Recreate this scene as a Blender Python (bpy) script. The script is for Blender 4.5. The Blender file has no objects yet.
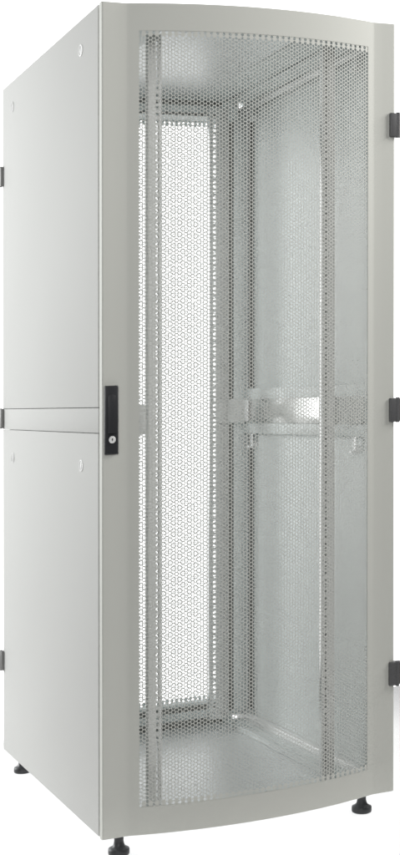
import bpy, bmesh, math
import numpy as np
from mathutils import Matrix, Vector

# ------------------------------------------------------------------ camera
SC = bpy.context.scene
COL = SC.collection
FOOT = 0.0602            # clearance of the cabinet above the floor
K = 0.042                # added shear of cabinet and floor, uprights kept (rise per metre to the right)

cam_d = bpy.data.cameras.new('camera')
cam = bpy.data.objects.new('camera', cam_d)
COL.objects.link(cam)
YAW, PITCH, ROLL = 0.39162, -0.0101, -0.0001
fw = Vector((math.sin(YAW)*math.cos(PITCH), math.cos(YAW)*math.cos(PITCH), math.sin(PITCH)))
rt = Vector((math.cos(YAW), -math.sin(YAW), 0))
up = rt.cross(fw)
m = Matrix((rt, up, -fw)).transposed().to_4x4()
m.translation = Vector((-1.0151, -3.0685, 1.0030 + FOOT))
cam.matrix_world = m
cam_d.sensor_fit = 'VERTICAL'
cam_d.sensor_height = 36.0
cam_d.lens = 36.0*1353.86/855.0
cam_d.clip_start = 0.05
cam_d.clip_end = 500
SC.camera = cam

# ------------------------------------------------------------------ studio light
SC.view_settings.view_transform = 'Standard'
SC.view_settings.look = 'None'
SC.view_settings.exposure = 0.0
SC.view_settings.gamma = 1.0
SC.render.filter_size = 1.5
SC.cycles.use_adaptive_sampling = False
SC.cycles.sample_clamp_indirect = 4.0
SC.cycles.use_denoising = True
SC.cycles.denoising_input_passes = 'RGB'

w = bpy.data.worlds.new('World')
SC.world = w
w.use_nodes = True
nt = w.node_tree
nt.nodes.clear()
out = nt.nodes.new('ShaderNodeOutputWorld')
bg = nt.nodes.new('ShaderNodeBackground')
tc = nt.nodes.new('ShaderNodeTexCoord')
dot = nt.nodes.new('ShaderNodeVectorMath'); dot.operation = 'DOT_PRODUCT'
dot.inputs[1].default_value = (0.2, 0.98, 0.0)
ramp = nt.nodes.new('ShaderNodeValToRGB')       # white backdrop behind the cabinet, dimmer studio in front
mp = nt.nodes.new('ShaderNodeMapRange')
mp.inputs[1].default_value = -1; mp.inputs[2].default_value = 1
ramp.color_ramp.elements[0].position = 0.84; ramp.color_ramp.elements[0].color = (0.05, 0.05, 0.05, 1)
ramp.color_ramp.elements[1].position = 0.94; ramp.color_ramp.elements[1].color = (1, 1, 1, 1)
nt.links.new(tc.outputs['Generated'], dot.inputs[0])
nt.links.new(dot.outputs['Value'], mp.inputs[0])
nt.links.new(mp.outputs[0], ramp.inputs[0])
nt.links.new(ramp.outputs[0], bg.inputs[0])
bg.inputs[1].default_value = 2.2
nt.links.new(bg.outputs[0], out.inputs[0])


def area(name, loc, target, sx, sy, power, col=(1, 1, 1), spread=180):
    d = bpy.data.lights.new(name, 'AREA')
    d.shape = 'RECTANGLE'; d.size = sx; d.size_y = sy
    d.energy = power; d.color = col; d.spread = math.radians(spread)   # spread: softbox grid
    o = bpy.data.objects.new(name, d)
    COL.objects.link(o)
    o.location = loc
    o.rotation_euler = (Vector(target) - Vector(loc)).to_track_quat('-Z', 'Y').to_euler()
    return o


area('softbox_left', (-2.0, -3.8, 2.5), (0.2, 0.0, 1.9), 1.8, 2.2, 25, spread=80)
area('softbox_right', (3.3, -1.0, 3.2), (0.6, 0.0, 1.9), 1.6, 1.6, 41, (1.0, 0.99, 0.97), spread=90)
area('softbox_rear', (-3.5, 4.2, 2.1), (0.2, 0.5, 1.6), 3.2, 3.4, 146, (0.98, 1.0, 1.0), spread=110)
area('underfloor_fill', (0.4, 0.52, -0.30), (0.4-K*10, 0.52, 9.7), 3.3, 1.9, 29)  # added lamp under the floor, whitens it and hides shadows


# ------------------------------------------------------------------ materials
def paint(name, col, rough=0.42, spec=0.4, bump=0.06, metal=0.0, mottling=0.025):
    mt = bpy.data.materials.new(name)
    mt.use_nodes = True
    n = mt.node_tree
    b = n.nodes['Principled BSDF']
    b.inputs['Roughness'].default_value = rough
    b.inputs['Metallic'].default_value = metal
    b.inputs['Specular IOR Level'].default_value = spec
    t = n.nodes.new('ShaderNodeTexCoord')
    big = n.nodes.new('ShaderNodeTexNoise'); big.inputs['Scale'].default_value = 2.3; big.inputs['Detail'].default_value = 3
    fine = n.nodes.new('ShaderNodeTexNoise'); fine.inputs['Scale'].default_value = 900; fine.inputs['Detail'].default_value = 2
    n.links.new(t.outputs['Object'], big.inputs['Vector'])
    n.links.new(t.outputs['Object'], fine.inputs['Vector'])
    mix = n.nodes.new('ShaderNodeMix'); mix.data_type = 'RGBA'
    mix.inputs[6].default_value = (*[c*(1-mottling) for c in col], 1)
    mix.inputs[7].default_value = (*[min(1, c*(1+mottling)) for c in col], 1)
    n.links.new(big.outputs['Fac'], mix.inputs[0])
    n.links.new(mix.outputs[2], b.inputs['Base Color'])
    if bump <= 0:
        return mt
    bp = n.nodes.new('ShaderNodeBump'); bp.inputs['Strength'].default_value = bump; bp.inputs['Distance'].default_value = 0.0004
    n.links.new(fine.outputs['Fac'], bp.inputs['Height'])
    n.links.new(bp.outputs[0], b.inputs['Normal'])
    return mt


M_DOOR = paint('door_powder_coat', (0.490, 0.494, 0.458), rough=0.58, spec=0.18)
M_SHEET = paint('perforated_sheet_coat', (0.490, 0.494, 0.458), rough=0.58, spec=0.18, bump=0, mottling=0)
M_SIDE = paint('side_powder_coat', (0.470, 0.470, 0.455), rough=0.65, spec=0.12)
M_IN = paint('inner_coat_lightened', (0.800, 0.848, 0.845), rough=0.42, bump=0)  # paler than the outer coat, to stand in for light inside
M_RAIL = paint('rail_coat', (0.82, 0.83, 0.82), rough=0.35, bump=0)
M_PAN = paint('galvanised_sheet', (0.92, 0.945, 0.95), rough=0.38, metal=0.35, bump=0)
M_ZINC = paint('zinc_plate', (0.80, 0.81, 0.80), rough=0.20, metal=1.0, bump=0)
M_BRIGHT = paint('bright_steel', (0.95, 0.955, 0.955), rough=0.45, metal=0.30, bump=0)
M_BLACK = paint('black_plastic', (0.018, 0.019, 0.021), rough=0.42, spec=0.5, bump=0.15)
M_HINGE = paint('dark_grey_hinge', (0.085, 0.085, 0.087), rough=0.45, bump=0.15)
M_CHROME = paint('lock_chrome', (0.88, 0.88, 0.87), rough=0.3, metal=0.35, bump=0.0)
M_LATCH = paint('latch_insert', (0.70, 0.70, 0.69), rough=0.35)  # paler than the panel, a lamp highlight put into its colour
M_HINGE_PALE = paint('grey_hinge', (0.20, 0.20, 0.195), rough=0.45)
M_SHADE = paint('dark_gap_shade', (0.24, 0.24, 0.23), rough=0.8, bump=0)  # dark colour standing in for shade in gaps and recesses
M_EDGE = paint('zinc_edge', (0.88, 0.89, 0.89), rough=0.25, metal=0.8, bump=0.0)
M_SLOT = paint('lock_slot', (0.02, 0.02, 0.02), rough=0.6)
# translucent white floor; an added lamp below washes out the cabinet's shadow
M_FLOOR = bpy.data.materials.new('white_backlit_floor')
M_FLOOR.use_nodes = True
_n = M_FLOOR.node_tree
_n.nodes.clear()
_o = _n.nodes.new('ShaderNodeOutputMaterial')
_d = _n.nodes.new('ShaderNodeBsdfDiffuse'); _d.inputs[0].default_value = (0.9, 0.9, 0.9, 1)
_t = _n.nodes.new('ShaderNodeBsdfTranslucent'); _t.inputs[0].default_value = (0.9, 0.9, 0.9, 1)
_x = _n.nodes.new('ShaderNodeMixShader'); _x.inputs[0].default_value = 0.5
_n.links.new(_d.outputs[0], _x.inputs[1]); _n.links.new(_t.outputs[0], _x.inputs[2])
_n.links.new(_x.outputs[0], _o.inputs[0])


# ------------------------------------------------------------------ mesh helpers
class MB:
    """Collects verts, faces and material slots for ONE mesh object (cabinet coordinates:
    x to the right along the front, y into the depth, z up from the cabinet's bottom edge)."""
    def __init__(s):
        s.v = []; s.f = []; s.m = []; s.n = 0

    def add(s, verts, faces, mi=0):
        s.v.append(np.asarray(verts, float).reshape(-1, 3))
        s.f.extend([tuple(i + s.n for i in f) for f in faces])
        s.m.extend([mi]*len(faces))
        s.n += len(verts)
        return s

    def box(s, x0, x1, y0, y1, z0, z1, bev=0.0008, seg=2, mi=0):
        bm = bmesh.new()
        bmesh.ops.create_cube(bm, size=1)
        for v in bm.verts:
            v.co = Vector(((x0+x1)/2 + v.co.x*(x1-x0), (y0+y1)/2 + v.co.y*(y1-y0), (z0+z1)/2 + v.co.z*(z1-z0)))
        b = min(bev, 0.45*min(x1-x0, y1-y0, z1-z0))
        if b > 0:
            bmesh.ops.bevel(bm, geom=bm.edges[:], offset=b, segments=seg, profile=0.5, affect='EDGES')
        s.from_bm(bm, mi)
        return s

    def from_bm(s, bm, mi=0):
        bm.verts.ensure_lookup_table(); bm.verts.index_update()
        s.add([v.co[:] for v in bm.verts], [[v.index for v in f.verts] for f in bm.faces], mi)
        bm.free()

    def lathe(s, profile, origin, axis='z', seg=40, mi=0):
        """profile: (radius, height) pairs, bottom to top, closed on the axis at both ends."""
        vs = []; fs = []
        n = len(profile)
        for r, h in profile:
            for k in range(seg):
                a = 2*math.pi*k/seg
                c, d = r*math.cos(a), r*math.sin(a)
                if axis == 'z': p = (c, d, h)
                elif axis == 'y': p = (c, -h, d)       # height towards the viewer
                else: p = (-h, c, d)                   # height towards the left
                vs.append((origin[0]+p[0], origin[1]+p[1], origin[2]+p[2]))
        for i in range(n-1):
            for k in range(seg):
                k2 = (k+1) % seg
                fs.append((i*seg+k, i*seg+k2, (i+1)*seg+k2, (i+1)*seg+k))
        fs.append(tuple(range(seg-1, -1, -1)))
        fs.append(tuple((n-1)*seg+k for k in range(seg)))
        s.add(vs, fs, mi)
        return s

    def plate(s, xs, zs, hole, y0, y1, mi=0):
        """Flat sheet of rectangular cells in the x-z plane with cells left out where hole(i, j); real thickness."""
        nx, nz = len(xs), len(zs)
        vs = [(x, y, z) for y in (y0, y1) for z in zs for x in xs]
        idx = lambda k, i, j: k*nx*nz + j*nx + i
        fs = []
        solid = lambda i, j: 0 <= i < nx-1 and 0 <= j < nz-1 and not hole(i, j)
        for j in range(nz-1):
            for i in range(nx-1):
                if hole(i, j): continue
                fs.append((idx(0, i, j), idx(0, i+1, j), idx(0, i+1, j+1), idx(0, i, j+1)))
                fs.append((idx(1, i, j), idx(1, i, j+1), idx(1, i+1, j+1), idx(1, i+1, j)))
                if not solid(i-1, j): fs.append((idx(0, i, j), idx(0, i, j+1), idx(1, i, j+1), idx(1, i, j)))
                if not solid(i+1, j): fs.append((idx(0, i+1, j), idx(1, i+1, j), idx(1, i+1, j+1), idx(0, i+1, j+1)))
                if not solid(i, j-1): fs.append((idx(0, i, j), idx(1, i, j), idx(1, i+1, j), idx(0, i+1, j)))
                if not solid(i, j+1): fs.append((idx(0, i, j+1), idx(0, i+1, j+1), idx(1, i+1, j+1), idx(1, i, j+1)))
        s.add(vs, fs, mi)
        return s


def to_world(v):
    v = np.array(v, float)
    v[:, 2] += FOOT + K*(v[:, 0]-0.4)
    return v


ROOT_LOC = Vector((0.4, 0.477, 0.0))
root = bpy.data.objects.new('server_cabinet', None)
root.empty_display_size = 0.2
COL.objects.link(root)
root.location = ROOT_LOC
root['label'] = 'tall light grey network cabinet with bowed perforated front door and black swing handle'
root['category'] = 'server cabinet'


def wloc(o):
    p = Vector(o.location)
    while o.parent:
        o = o.parent
        p += Vector(o.location)
    return p


def obj(name, mb, mats, parent=root, angle=32, label=None, smooth=True):
    v = to_world(np.concatenate(mb.v))
    c = (v.min(0)+v.max(0))/2
    me = bpy.data.meshes.new(name)
    me.from_pydata((v-c).tolist(), [], mb.f)
    mats = mats if isinstance(mats, (list, tuple)) else [mats]
    for mt in mats: me.materials.append(mt)
    if len(mats) > 1: me.polygons.foreach_set('material_index', mb.m)
    me.validate()
    if smooth:
        me.polygons.foreach_set('use_smooth', [True]*len(me.polygons))
        me.set_sharp_from_angle(angle=math.radians(angle))
    me.update()
    o = bpy.data.objects.new(name, me)
    COL.objects.link(o)
    o.parent = parent
    o.location = Vector(c) - wloc(parent)
    if label: o['label'] = label
    return o


# ------------------------------------------------------------------ floor
fm = bpy.data.meshes.new('floor')
fm.from_pydata([(x, y, K*(x-0.4)) for x, y in ((-1.1, -0.36), (1.9, -0.36), (1.9, 1.3), (-1.1, 1.3))], [], [(0, 1, 2, 3)])
fm.materials.append(M_FLOOR)
fo = bpy.data.objects.new('floor', fm)
COL.objects.link(fo)
fo['kind'] = 'structure'

# ------------------------------------------------------------------ dimensions
W, D, H = 0.80, 0.954, 2.0
# bowed middle of the front door: a circular arc between two folds
XL, XR, SAG = 0.0625, 0.738, 0.048
CH = XR-XL
R = (CH*CH/4+SAG*SAG)/(2*SAG)
TH = math.asin(CH/2/R)
ARC = 2*TH*R


def arc(u, off=0.0):
    """Point at arc length u from the left fold; off pushes it back behind the face."""
    a = -TH + u/R
    r = R-off
    return (XL+XR)/2 + r*np.sin(a), (R-SAG) - r*np.cos(a)


def arc_u(x):
    return (math.asin((x-(XL+XR)/2)/R)+TH)*R


P = 0.009153             # hole pitch
RH = 0.415*P             # hole radius


def perforated(u0, ncol, zbot, nrow, fmap, thick, back=True):
    """Sheet of hexagonal cells, each round a punched hole (a solid rim of cells all round)."""
    ang = np.radians(np.arange(12)*30.0)
    ro = np.where(np.arange(12) % 2 == 0, P/math.sqrt(3), P/2)
    outer = np.stack([ro*np.cos(ang), ro*np.sin(ang)], 1)
    inner = np.stack([RH*np.cos(ang), RH*np.sin(ang)], 1)
    holes = []; solids = []
    dx = P*math.sqrt(3)/2
    for c in range(-1, ncol+1):
        odd = c % 2
        for r in range(-1, nrow+2):
            z = zbot + r*P + (P/2 if odd else 0)
            isolid = c < 0 or c >= ncol or r < 0 or (r > nrow if not odd else r > nrow-1)
            if odd and (r < 1 or r > nrow-2): isolid = True
            (solids if isolid else holes).append((u0+c*dx, z))
    holes = np.array(holes); solids = np.array(solids)
    nh = len(holes)
    o2 = holes[:, None, :] + outer[None]
    i2 = holes[:, None, :] + inner[None]
    fo_ = fmap(o2.reshape(-1, 2), 0.0); fi_ = fmap(i2.reshape(-1, 2), 0.0)
    bi_ = fmap(i2.reshape(-1, 2), thick); bo_ = fmap(o2.reshape(-1, 2), thick)
    verts = np.concatenate([fo_, fi_, bi_, bo_])
    N = nh*12
    k = np.arange(12); k2 = (k+1) % 12
    base = (np.arange(nh)*12)[:, None]
    A, B = base+k, base+k2
    q1 = np.stack([A, B, B+N, A+N], -1).reshape(-1, 4)
    q2 = np.stack([A+N, B+N, B+2*N, A+2*N], -1).reshape(-1, 4)
    q3 = np.stack([A+2*N, B+2*N, B+3*N, A+3*N], -1).reshape(-1, 4)
    quads = np.concatenate([q1, q2, q3] if back else [q1, q2])
    hexo = outer[::2]
    s2 = (solids[:, None, :] + hexo[None]).reshape(-1, 2)
    sf = fmap(s2, 0.0)
    sb = fmap(s2, thick)
    off = len(verts)
    verts = np.concatenate([verts, sf, sb])
    ns = len(solids)
    sidx = off + np.arange(ns*6).reshape(ns, 6)
    sidx = np.concatenate([sidx, (sidx+ns*6)[:, ::-1]])
    return verts, quads, sidx


def obj_np(name, verts, quads, hexes, mat, parent):
    v = to_world(verts)
    c = (v.min(0)+v.max(0))/2
    me = bpy.data.meshes.new(name)
    me.vertices.add(len(v))
    me.vertices.foreach_set('co', (v-c).astype(np.float32).ravel())
    nl = quads.size + hexes.size
    me.loops.add(nl)
    me.loops.foreach_set('vertex_index', np.concatenate([quads.ravel(), hexes.ravel()]).astype(np.int32))
    npoly = len(quads)+len(hexes)
    me.polygons.add(npoly)
    st = np.concatenate([np.arange(len(quads))*4, quads.size + np.arange(len(hexes))*6])
    me.polygons.foreach_set('loop_start', st.astype(np.int32))
    me.materials.append(mat)
    me.update(calc_edges=True)
    me.polygons.foreach_set('use_smooth', [False]*npoly)
    o = bpy.data.objects.new(name, me)
    COL.objects.link(o)
    o.parent = parent
    o.location = Vector(c) - wloc(parent)
    return o


# ------------------------------------------------------------------ front door
UO0 = arc_u(0.0945) - 0.43*P           # opening in the sheet border (left, right, bottom, top)
NCOL = int(round((arc_u(0.7190)-arc_u(0.0945))/(P*math.sqrt(3)/2)))
UO1 = arc_u(0.0945) + (NCOL-1)*P*math.sqrt(3)/2 + 0.44*P
ZB = 0.0718
ZO0, ZO1 = ZB-0.45*P, ZB+203*P+0.45*P
prof = [(0.0, 0.0195), (0.0, 0.0035), (0.0005, 0.0016), (0.0016, 0.0005), (0.0035, 0.0),
        (0.03, 0.0), (XL-0.002, 0.0)]
us = np.concatenate([np.linspace(0.0015, UO0, 7), np.linspace(UO0, UO1, 90)[1:], np.linspace(UO1, ARC-0.0015, 5)[1:]])
iu0 = len(prof)+6
iu1 = iu0+89
prof += [tuple(float(q) for q in arc(u)) for u in us]
prof += [(XR+0.002, 0.0), (0.77, 0.0), (W-0.0035, 0.0), (W-0.0016, 0.0005), (W-0.0005, 0.0016), (W, 0.0035), (W, 0.0195)]
prof = np.array(prof)
n = len(prof)
# vertical stations; slightly rounded lips at the top and bottom
zst = [0.0, 0.0008, 0.0025, ZO0, ZO1, H-0.0025, H-0.0008, H]
setb = [0.0025, 0.0007, 0, 0, 0, 0, 0.0007, 0.0025]
dm = MB()
vs = []
for z, sb in zip(zst, setb):
    for (x, y) in prof:
        vs.append((x, min(0.0195, y+sb), z))
fs = []
for j in range(len(zst)-1):
    for i in range(n-1):
        if j == 3 and iu0 <= i < iu1: continue
        fs.append((j*n+i, j*n+i+1, (j+1)*n+i+1, (j+1)*n+i))
dm.add(vs, fs)
# returned edges of the opening
e = 0.0016
loop = [(i, ZO0) for i in range(iu0, iu1+1)] + [(i, ZO1) for i in range(iu1, iu0-1, -1)]
vs = []
for i, z in loop:
    x, y = prof[i]; x2, y2 = arc(float(us[i-7]), e)
    vs += [(x, y, z), (x2, y2, z)]
L = len(loop)
dm.add(vs, [(2*k, 2*((k+1) % L), 2*((k+1) % L)+1, 2*k+1) for k in range(L)])
# top and bottom folded flanges, back lips of the tray
for z in (0.0, H):
    zz = z + (0.0 if z == 0 else 0.0)
    vs = []; fs = []
    for (x, y) in prof:
        vs += [(x, min(0.0195, y+0.0025), zz), (x, 0.0195, zz)]
    for i in range(n-1):
        q = (2*i, 2*i+2, 2*i+3, 2*i+1)
        fs.append(q if z else q[::-1])
    dm.add(vs, fs)
dm.box(0.001, 0.055, 0.0172, 0.0190, 0.001, H-0.001)
dm.box(0.748, 0.799, 0.0172, 0.0190, 0.001, H-0.001)
dm.box(0.055, 0.748, 0.0172, 0.0190, 0.001, 0.045)
dm.box(0.055, 0.748, 0.0172, 0.0190, H-0.045, H-0.001)
front_door = obj('front_door', dm, M_DOOR, angle=12)


def fmap_front(a, off):
    x, y = arc(a[:, 0], off+0.0009)
    return np.stack([x, y, a[:, 1]], 1)


obj_np('perforated_panel', *perforated(arc_u(0.0945), NCOL, ZB, 203, fmap_front, 0.0006), M_SHEET, front_door)

# swing handle
h = MB()
hx0, hx1, hz0, hz1 = 0.0045, 0.0385, 0.922, 1.086
h.box(hx0, hx1, -0.0075, 0.0, hz0, hz1, bev=0.0022, seg=3)
bm = bmesh.new()                                     # lever: a raised bar with a rounded head
ring = []
cx = (hx0+hx1)/2
hw = 0.0098
for k in range(13):
    a = math.pi*k/12
    ring.append((cx + hw*math.cos(a), 1.066 - hw + hw*math.sin(a)))
ring += [(cx-hw, 0.972), (cx+hw, 0.972)]
vv = [bm.verts.new((x, -0.0070, z)) for x, z in ring]
f = bm.faces.new(vv)
ex = bmesh.ops.extrude_face_region(bm, geom=[f])
tv = [g for g in ex['geom'] if isinstance(g, bmesh.types.BMVert)]
for v in tv: v.co.y = -0.0125 + (0.003 if v.co.z > 1.05 else 0)
bmesh.ops.recalc_face_normals(bm, faces=bm.faces)
bmesh.ops.bevel(bm, geom=[e_ for e_ in bm.edges if all(v in tv for v in e_.verts)], offset=0.0012, segments=2, profile=0.5, affect='EDGES')
h.from_bm(bm)
h.lathe([(0.0105, 0.007), (0.0105, 0.0095), (0.0098, 0.0102)], (cx, 0, 0.9572), 'y', 36)
handle = obj('handle', h, M_BLACK, front_door)
lk = MB()
lk.lathe([(0.0085, 0.010), (0.0085, 0.0118), (0.0074, 0.0128)], (cx, 0, 0.9572), 'y', 32)
lk.box(cx-0.0009, cx+0.0009, -0.0131, -0.0127, 0.9540, 0.9604, bev=0.0002, mi=1)
lk.lathe([(0.0018, 0.0127), (0.0018, 0.0132)], (cx, 0, 0.9580), 'y', 16, mi=1)
obj('lock_cylinder', lk, [M_CHROME, M_SLOT], front_door)

for zc in (1.7365, 0.9965, 0.3085):                  # door hinges on the right edge
    b = MB()
    b.box(0.7835, 0.8120, -0.0075, 0.0160, zc-0.031, zc+0.031, bev=0.003, seg=3)
    b.box(0.8060, 0.8265, -0.0045, 0.0190, zc-0.0295, zc+0.0295, bev=0.003, seg=3)
    b.lathe([(0.0046, zc-0.0325), (0.0052, zc-0.0318), (0.0052, zc+0.0318), (0.0046, zc+0.0325)], (0.8075, -0.0042, 0), 'z', 24)
    obj('hinge', b, M_HINGE, front_door)

# ------------------------------------------------------------------ rear door
RX0, RX1 = 0.092, 0.708
RC = int(round((RX1-RX0)/(P*math.sqrt(3)/2)))+1
RX1 = RX0+(RC-1)*P*math.sqrt(3)/2
RY = 0.9400
rd = MB()
xs = [0.024, RX0-0.40*P, RX1+0.40*P, 0.776]
zs = [0.012, 0.079-0.42*P, 0.079+201*P+0.42*P, 1.988]
rd.plate(xs, zs, lambda i, j: i == 1 and j == 1, RY-0.0012, RY+0.0004)
rd.box(0.024, 0.040, RY+0.0006, D-0.002, 0.012, 1.988)
rd.box(0.760, 0.776, RY+0.0006, D-0.002, 0.012, 1.988)
rd.box(0.0405, 0.7595, RY+0.0006, D-0.002, 0.012, 0.030)
rd.box(0.0405, 0.7595, RY+0.0006, D-0.002, 1.970, 1.988)
rear_door = obj('rear_door', rd, M_IN)


def fmap_rear(a, off):
    return np.stack([a[:, 0], np.full(len(a), RY)+off, a[:, 1]], 1)


obj_np('perforated_panel', *perforated(RX0, RC, 0.079, 201, fmap_rear, 0.0006), M_IN, rear_door)
for zc in (1.7365, 1.0055, 0.2715):
    b = MB()
    b.box(-0.0095, 0.0005, 0.944, 0.9575, zc-0.0295, zc+0.0295, bev=0.002)
    b.lathe([(0.0045, zc-0.031), (0.005, zc-0.030), (0.005, zc+0.030), (0.0045, zc+0.031)], (-0.0065, 0.957, 0), 'z', 20)
    b.box(0.0005, 0.0235, 0.9545, 0.9575, zc-0.0295, zc+0.0295, bev=0.001)
    obj('hinge', b, M_HINGE_PALE, rear_door)

# ------------------------------------------------------------------ side panels
Z_SPLIT_U, Z_SPLIT_L = 1.0345, 0.9725


def side_panel(left, z0, z1):
    t = MB()
    y0, y1 = 0.0305, D
    xo, xi = 0.0, 0.0012
    f = (lambda x: x) if left else (lambda x: W-x)

    def bx(xa, xb, *a, **k):
        a0, a1 = sorted((f(xa), f(xb)))
        t.box(a0, a1, *a, **k)
    bx(0.0, 0.0095, y0, y1, z0, z1, bev=0.0014, seg=3)
    # folded stiffening edges on the inside
    bx(0.0097, 0.0150, y0+0.03, y1-0.03, z0+0.002, z0+0.018)
    bx(0.0097, 0.0150, y0+0.03, y1-0.03, z1-0.018, z1-0.002)
    o = obj('side_panel', t, M_SIDE if left else M_IN)
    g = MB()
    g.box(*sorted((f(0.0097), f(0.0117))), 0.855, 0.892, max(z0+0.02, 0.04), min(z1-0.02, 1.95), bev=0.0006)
    obj('shade_strip', g, M_SHADE, o)  # shade of the gap beside the rear post, painted as a strip
    zl = z1 - (0.0762 if z1 > 1.5 else 0.0815)
    for yy in (0.165, 0.836):
        q = MB()
        if left:
            q.lathe([(0.0150, -0.001), (0.0150, 0.0012), (0.0142, 0.0022), (0.0122, 0.0024), (0.0112, 0.0004), (0.0, 0.0004)], (0.0, yy, zl), 'x', 32)
            q.box(-0.0021, -0.0002, yy-0.0018, yy+0.0018, zl-0.0095, zl+0.0095, bev=0.0006)
            obj('latch', q, M_LATCH, o)
        else:
            q.lathe([(0.011, 0.0), (0.011, 0.009), (0.006, 0.010), (0.006, 0.016)], (W-0.0096, yy, zl), 'x', 24)
            q.box(W-0.0270, W-0.0240, yy-0.009, yy+0.009, zl-0.012, zl+0.034, bev=0.0008)
            q.box(W-0.0400, W-0.0275, yy-0.006, yy+0.006, zl-0.010, zl-0.004, bev=0.0008)
            obj('latch', q, M_BRIGHT, o)
    return o


for left in (True, False):
    side_panel(left, Z_SPLIT_U+0.0006, 1.9995)
    side_panel(left, 0.0012, Z_SPLIT_L-0.0006)

# ------------------------------------------------------------------ frame
def mirror(left, a, b):
    return (a, b) if left else (W-b, W-a)


for left in (True, False):
    for (ya, yb, xa, xb) in ((0.0285, 0.0620, 0.0155, 0.0560), (0.895, 0.9360, 0.0155, 0.0620)):
        p = MB()
        x0, x1 = mirror(left, xa, xb)
        p.box(x0, x1, ya, yb, 0.0315, 1.9525, bev=0.003)
        post = obj('corner_post', p, M_IN)
        if ya > 0.5:
            p = MB(); p.box(*mirror(left, 0.0624, 0.1146), 0.897, 0.899, 0.0315, 1.9245, bev=0.0006)
            obj('closing_strip', p, M_IN, post)  # plate added to close the gap and stop a streak of lamp light
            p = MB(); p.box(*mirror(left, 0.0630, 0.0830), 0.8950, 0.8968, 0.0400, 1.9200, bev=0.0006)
            obj('shade_strip', p, M_SHADE, post)  # dark strip painted in for the shade between rail and post
    # bars running front to back at the top and at the bottom
    p = MB(); x0, x1 = mirror(left, 0.0155, 0.0350)
    p.box(x0, x1, 0.0285, 0.936, 1.9530, 1.9705, bev=0.004, seg=3)
    obj('top_rail', p, M_BRIGHT)
    p = MB(); x0, x1 = mirror(left, 0.0120, 0.0322)
    p.box(x0, x1, 0.0285, 0.936, 0.004, 0.0310, bev=0.002, seg=3)
    obj('bottom_rail', p, M_BRIGHT)
    p = MB(); x0, x1 = mirror(left, 0.0325, 0.102)
    p.box(x0, x1, 0.0620, 0.890, 0.004, 0.0120, bev=0.002)
    p.box(*mirror(left, 0.096, 0.102), 0.0620, 0.820, 0.0122, 0.0215, bev=0.001)
    obj('base_channel', p, M_IN)
    p = MB(); x0, x1 = mirror(left, 0.0335, 0.100)
    p.box(x0, x1, 0.0625, 0.850, 1.9710, 1.9790, bev=0.002)
    p.box(*mirror(left, 0.100, 0.208), 0.0625, 0.850, 1.9800, 1.9835, bev=0.001)
    obj('roof_channel', p, M_IN)
    # middle beam between the upper and the lower side panel
    p = MB()
    p.box(*mirror(left, 0.0, 0.0090), 0.0297, D, Z_SPLIT_L+0.0006, Z_SPLIT_U-0.0006, bev=0.0016)
    obj('side_strip', p, M_SIDE if left else M_IN)
    p = MB()
    p.box(*mirror(left, 0.0160, 0.0340), 0.063, 0.894, 0.9600, 1.0350, bev=0.0012)
    beam = obj('cross_beam', p, M_ZINC)
    for z0, z1 in ((1.0355, 1.0680), (0.9260, 0.9595)):
        p = MB()
        p.box(*mirror(left, 0.0165, 0.0300), 0.063, 0.894, z0, z1, bev=0.002)
        obj('flange', p, M_IN, beam)
    p = MB()
    p.box(*mirror(left, 0.0345, 0.1590), 0.1170, 0.1200, 0.9620, 1.0360, bev=0.0008)
    for z in (0.975, 1.023):
        xx = 0.106 if left else W-0.106
        p.lathe([(0.0045, -0.116), (0.0045, -0.1145), (0.003, -0.1135)], (xx, 0.0, z), 'y', 16, mi=1)
    obj('bracket', p, [M_RAIL, M_BRIGHT], beam)
    p = MB()
    p.box(*mirror(left, 0.0560, 0.1500), 0.8320, 0.8350, 0.9620, 1.0360, bev=0.0008)
    obj('bracket', p, M_RAIL, beam)
    p = MB()
    p.box(*mirror(left, 0.0350, 0.0400), 0.8360, 0.8920, 0.9640, 1.0320, bev=0.0008)
    obj('bracket', p, M_BRIGHT, beam)  # added bright tab, stands in for white light glimpsed through a gap

# nineteen inch mounting rails with square holes
def rail(left, front):
    t = MB()
    nz = 118
    z0, z1 = 0.032, 1.950
    pit = 0.015875
    zs = [z0]
    zz = z0+0.016
    while zz+0.0095 < z1-0.01:
        zs += [zz, zz+0.0095]
        zz += pit
    zs.append(z1)
    if front:
        y = 0.065
        f = (lambda x: x) if left else (lambda x: W-x)
        xs = sorted(f(a) for a in (0.1410, 0.1612, 0.1707, 0.1750))
        ih = 1
        t.plate(xs, zs, lambda i, j: i == ih and j % 2 == 1, y, y+0.002)
        x0, x1 = mirror(left, 0.1725, 0.1749)
        t.box(x0, x1, y+0.0022, y+0.020, z0, z1, bev=0.0006, mi=1)
        x0, x1 = mirror(left, 0.1412, 0.1432)
        t.box(x0, x1, y+0.0022, y+(0.018 if left else 0.070), z0, z1, bev=0.0006)
        t.box(*mirror(left, 0.1440, 0.1625), y+0.0220, y+0.0260, z0+0.01, z1-0.01, bev=0.0006, mi=0)
    else:
        y = 0.842
        f = (lambda x: x) if left else (lambda x: W-x)
        xs = sorted(f(a) for a in (0.1150, 0.1470, 0.1565, 0.1750))
        t.plate(xs, zs, lambda i, j: i == 1 and j % 2 == 1, y, y+0.002)
        x0, x1 = mirror(left, 0.1728, 0.1749)
        t.box(x0, x1, y-0.016, y-0.0002, z0, z1, bev=0.0006, mi=1)
        x0, x1 = mirror(left, 0.1151, 0.1171)
        t.box(x0, x1, y-0.030, y-0.0002, z0, z1, bev=0.0006)
    obj('mounting_rail', t, [M_RAIL, M_EDGE])


for left in (True, False):
    for front in (True, False):
        rail(left, front)

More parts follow.
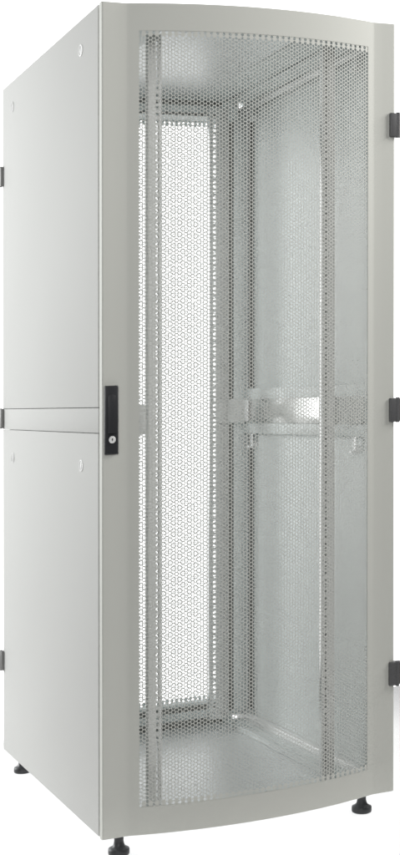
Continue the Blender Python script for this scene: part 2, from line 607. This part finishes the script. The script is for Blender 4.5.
# crossing bars at the front and rear, roof and floor pan
p = MB(); p.box(0.0340, 0.7660, 0.0285, 0.0620, 0.004, 0.0300, bev=0.002); obj('front_sill', p, M_IN)
p = MB(); p.box(0.0340, 0.7660, 0.0285, 0.0620, 1.9545, 1.9835, bev=0.002); obj('front_lintel', p, M_IN)
p = MB(); p.box(0.0625, 0.7375, 0.858, 0.9360, 1.9260, 1.9835, bev=0.002); lint = obj('rear_lintel', p, M_IN)
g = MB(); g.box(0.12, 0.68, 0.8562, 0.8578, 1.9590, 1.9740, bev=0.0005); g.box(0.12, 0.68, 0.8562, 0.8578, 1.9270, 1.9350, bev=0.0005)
obj('shade_strip', g, M_SHADE, lint)  # dark rows painted on the lintel in place of shaded recesses
p = MB()
p.box(0.0625, 0.7375, 0.900, 0.9360, 0.004, 0.0785, bev=0.003)
sill = obj('rear_sill', p, M_IN)
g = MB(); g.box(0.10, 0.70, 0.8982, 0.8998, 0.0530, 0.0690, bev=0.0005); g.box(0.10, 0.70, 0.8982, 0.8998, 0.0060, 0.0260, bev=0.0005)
obj('shade_strip', g, M_SHADE, sill)  # shaded rows of the sill, put in as dark strips
p = MB(); p.box(0.0100, 0.7900, 0.0285, 0.9500, 1.9840, 1.9975, bev=0.002); obj('roof', p, M_PAN)
p = MB(); p.box(0.0100, 0.7900, 0.0285, 0.9500, 0.0002, 0.0036, bev=0.0008); obj('floor_pan', p, M_PAN)

# levelling feet
for fx, fy in ((0.062, 0.060), (0.738, 0.060), (0.0435, 0.893), (0.7565, 0.893)):
    t = MB()
    t.lathe([(0.0235, -FOOT), (0.0256, -FOOT+0.0012), (0.0265, -FOOT+0.0040), (0.0265, -FOOT+0.0125), (0.0256, -FOOT+0.0150),
             (0.0205, -FOOT+0.0172), (0.0150, -FOOT+0.0215), (0.0126, -FOOT+0.0280), (0.0122, -FOOT+0.0310)], (fx, fy, 0), 'z', 44)
    foot = obj('levelling_foot', t, M_BLACK, angle=50)
    t = MB()
    t.lathe([(0.0118, -FOOT+0.0312), (0.0118, -0.016), (0.0135, -0.0155), (0.0135, -0.001), (0.0060, -0.0008), (0.0060, 0.0)], (fx, fy, 0), 'z', 32)
    obj('stem', t, M_BLACK, foot)
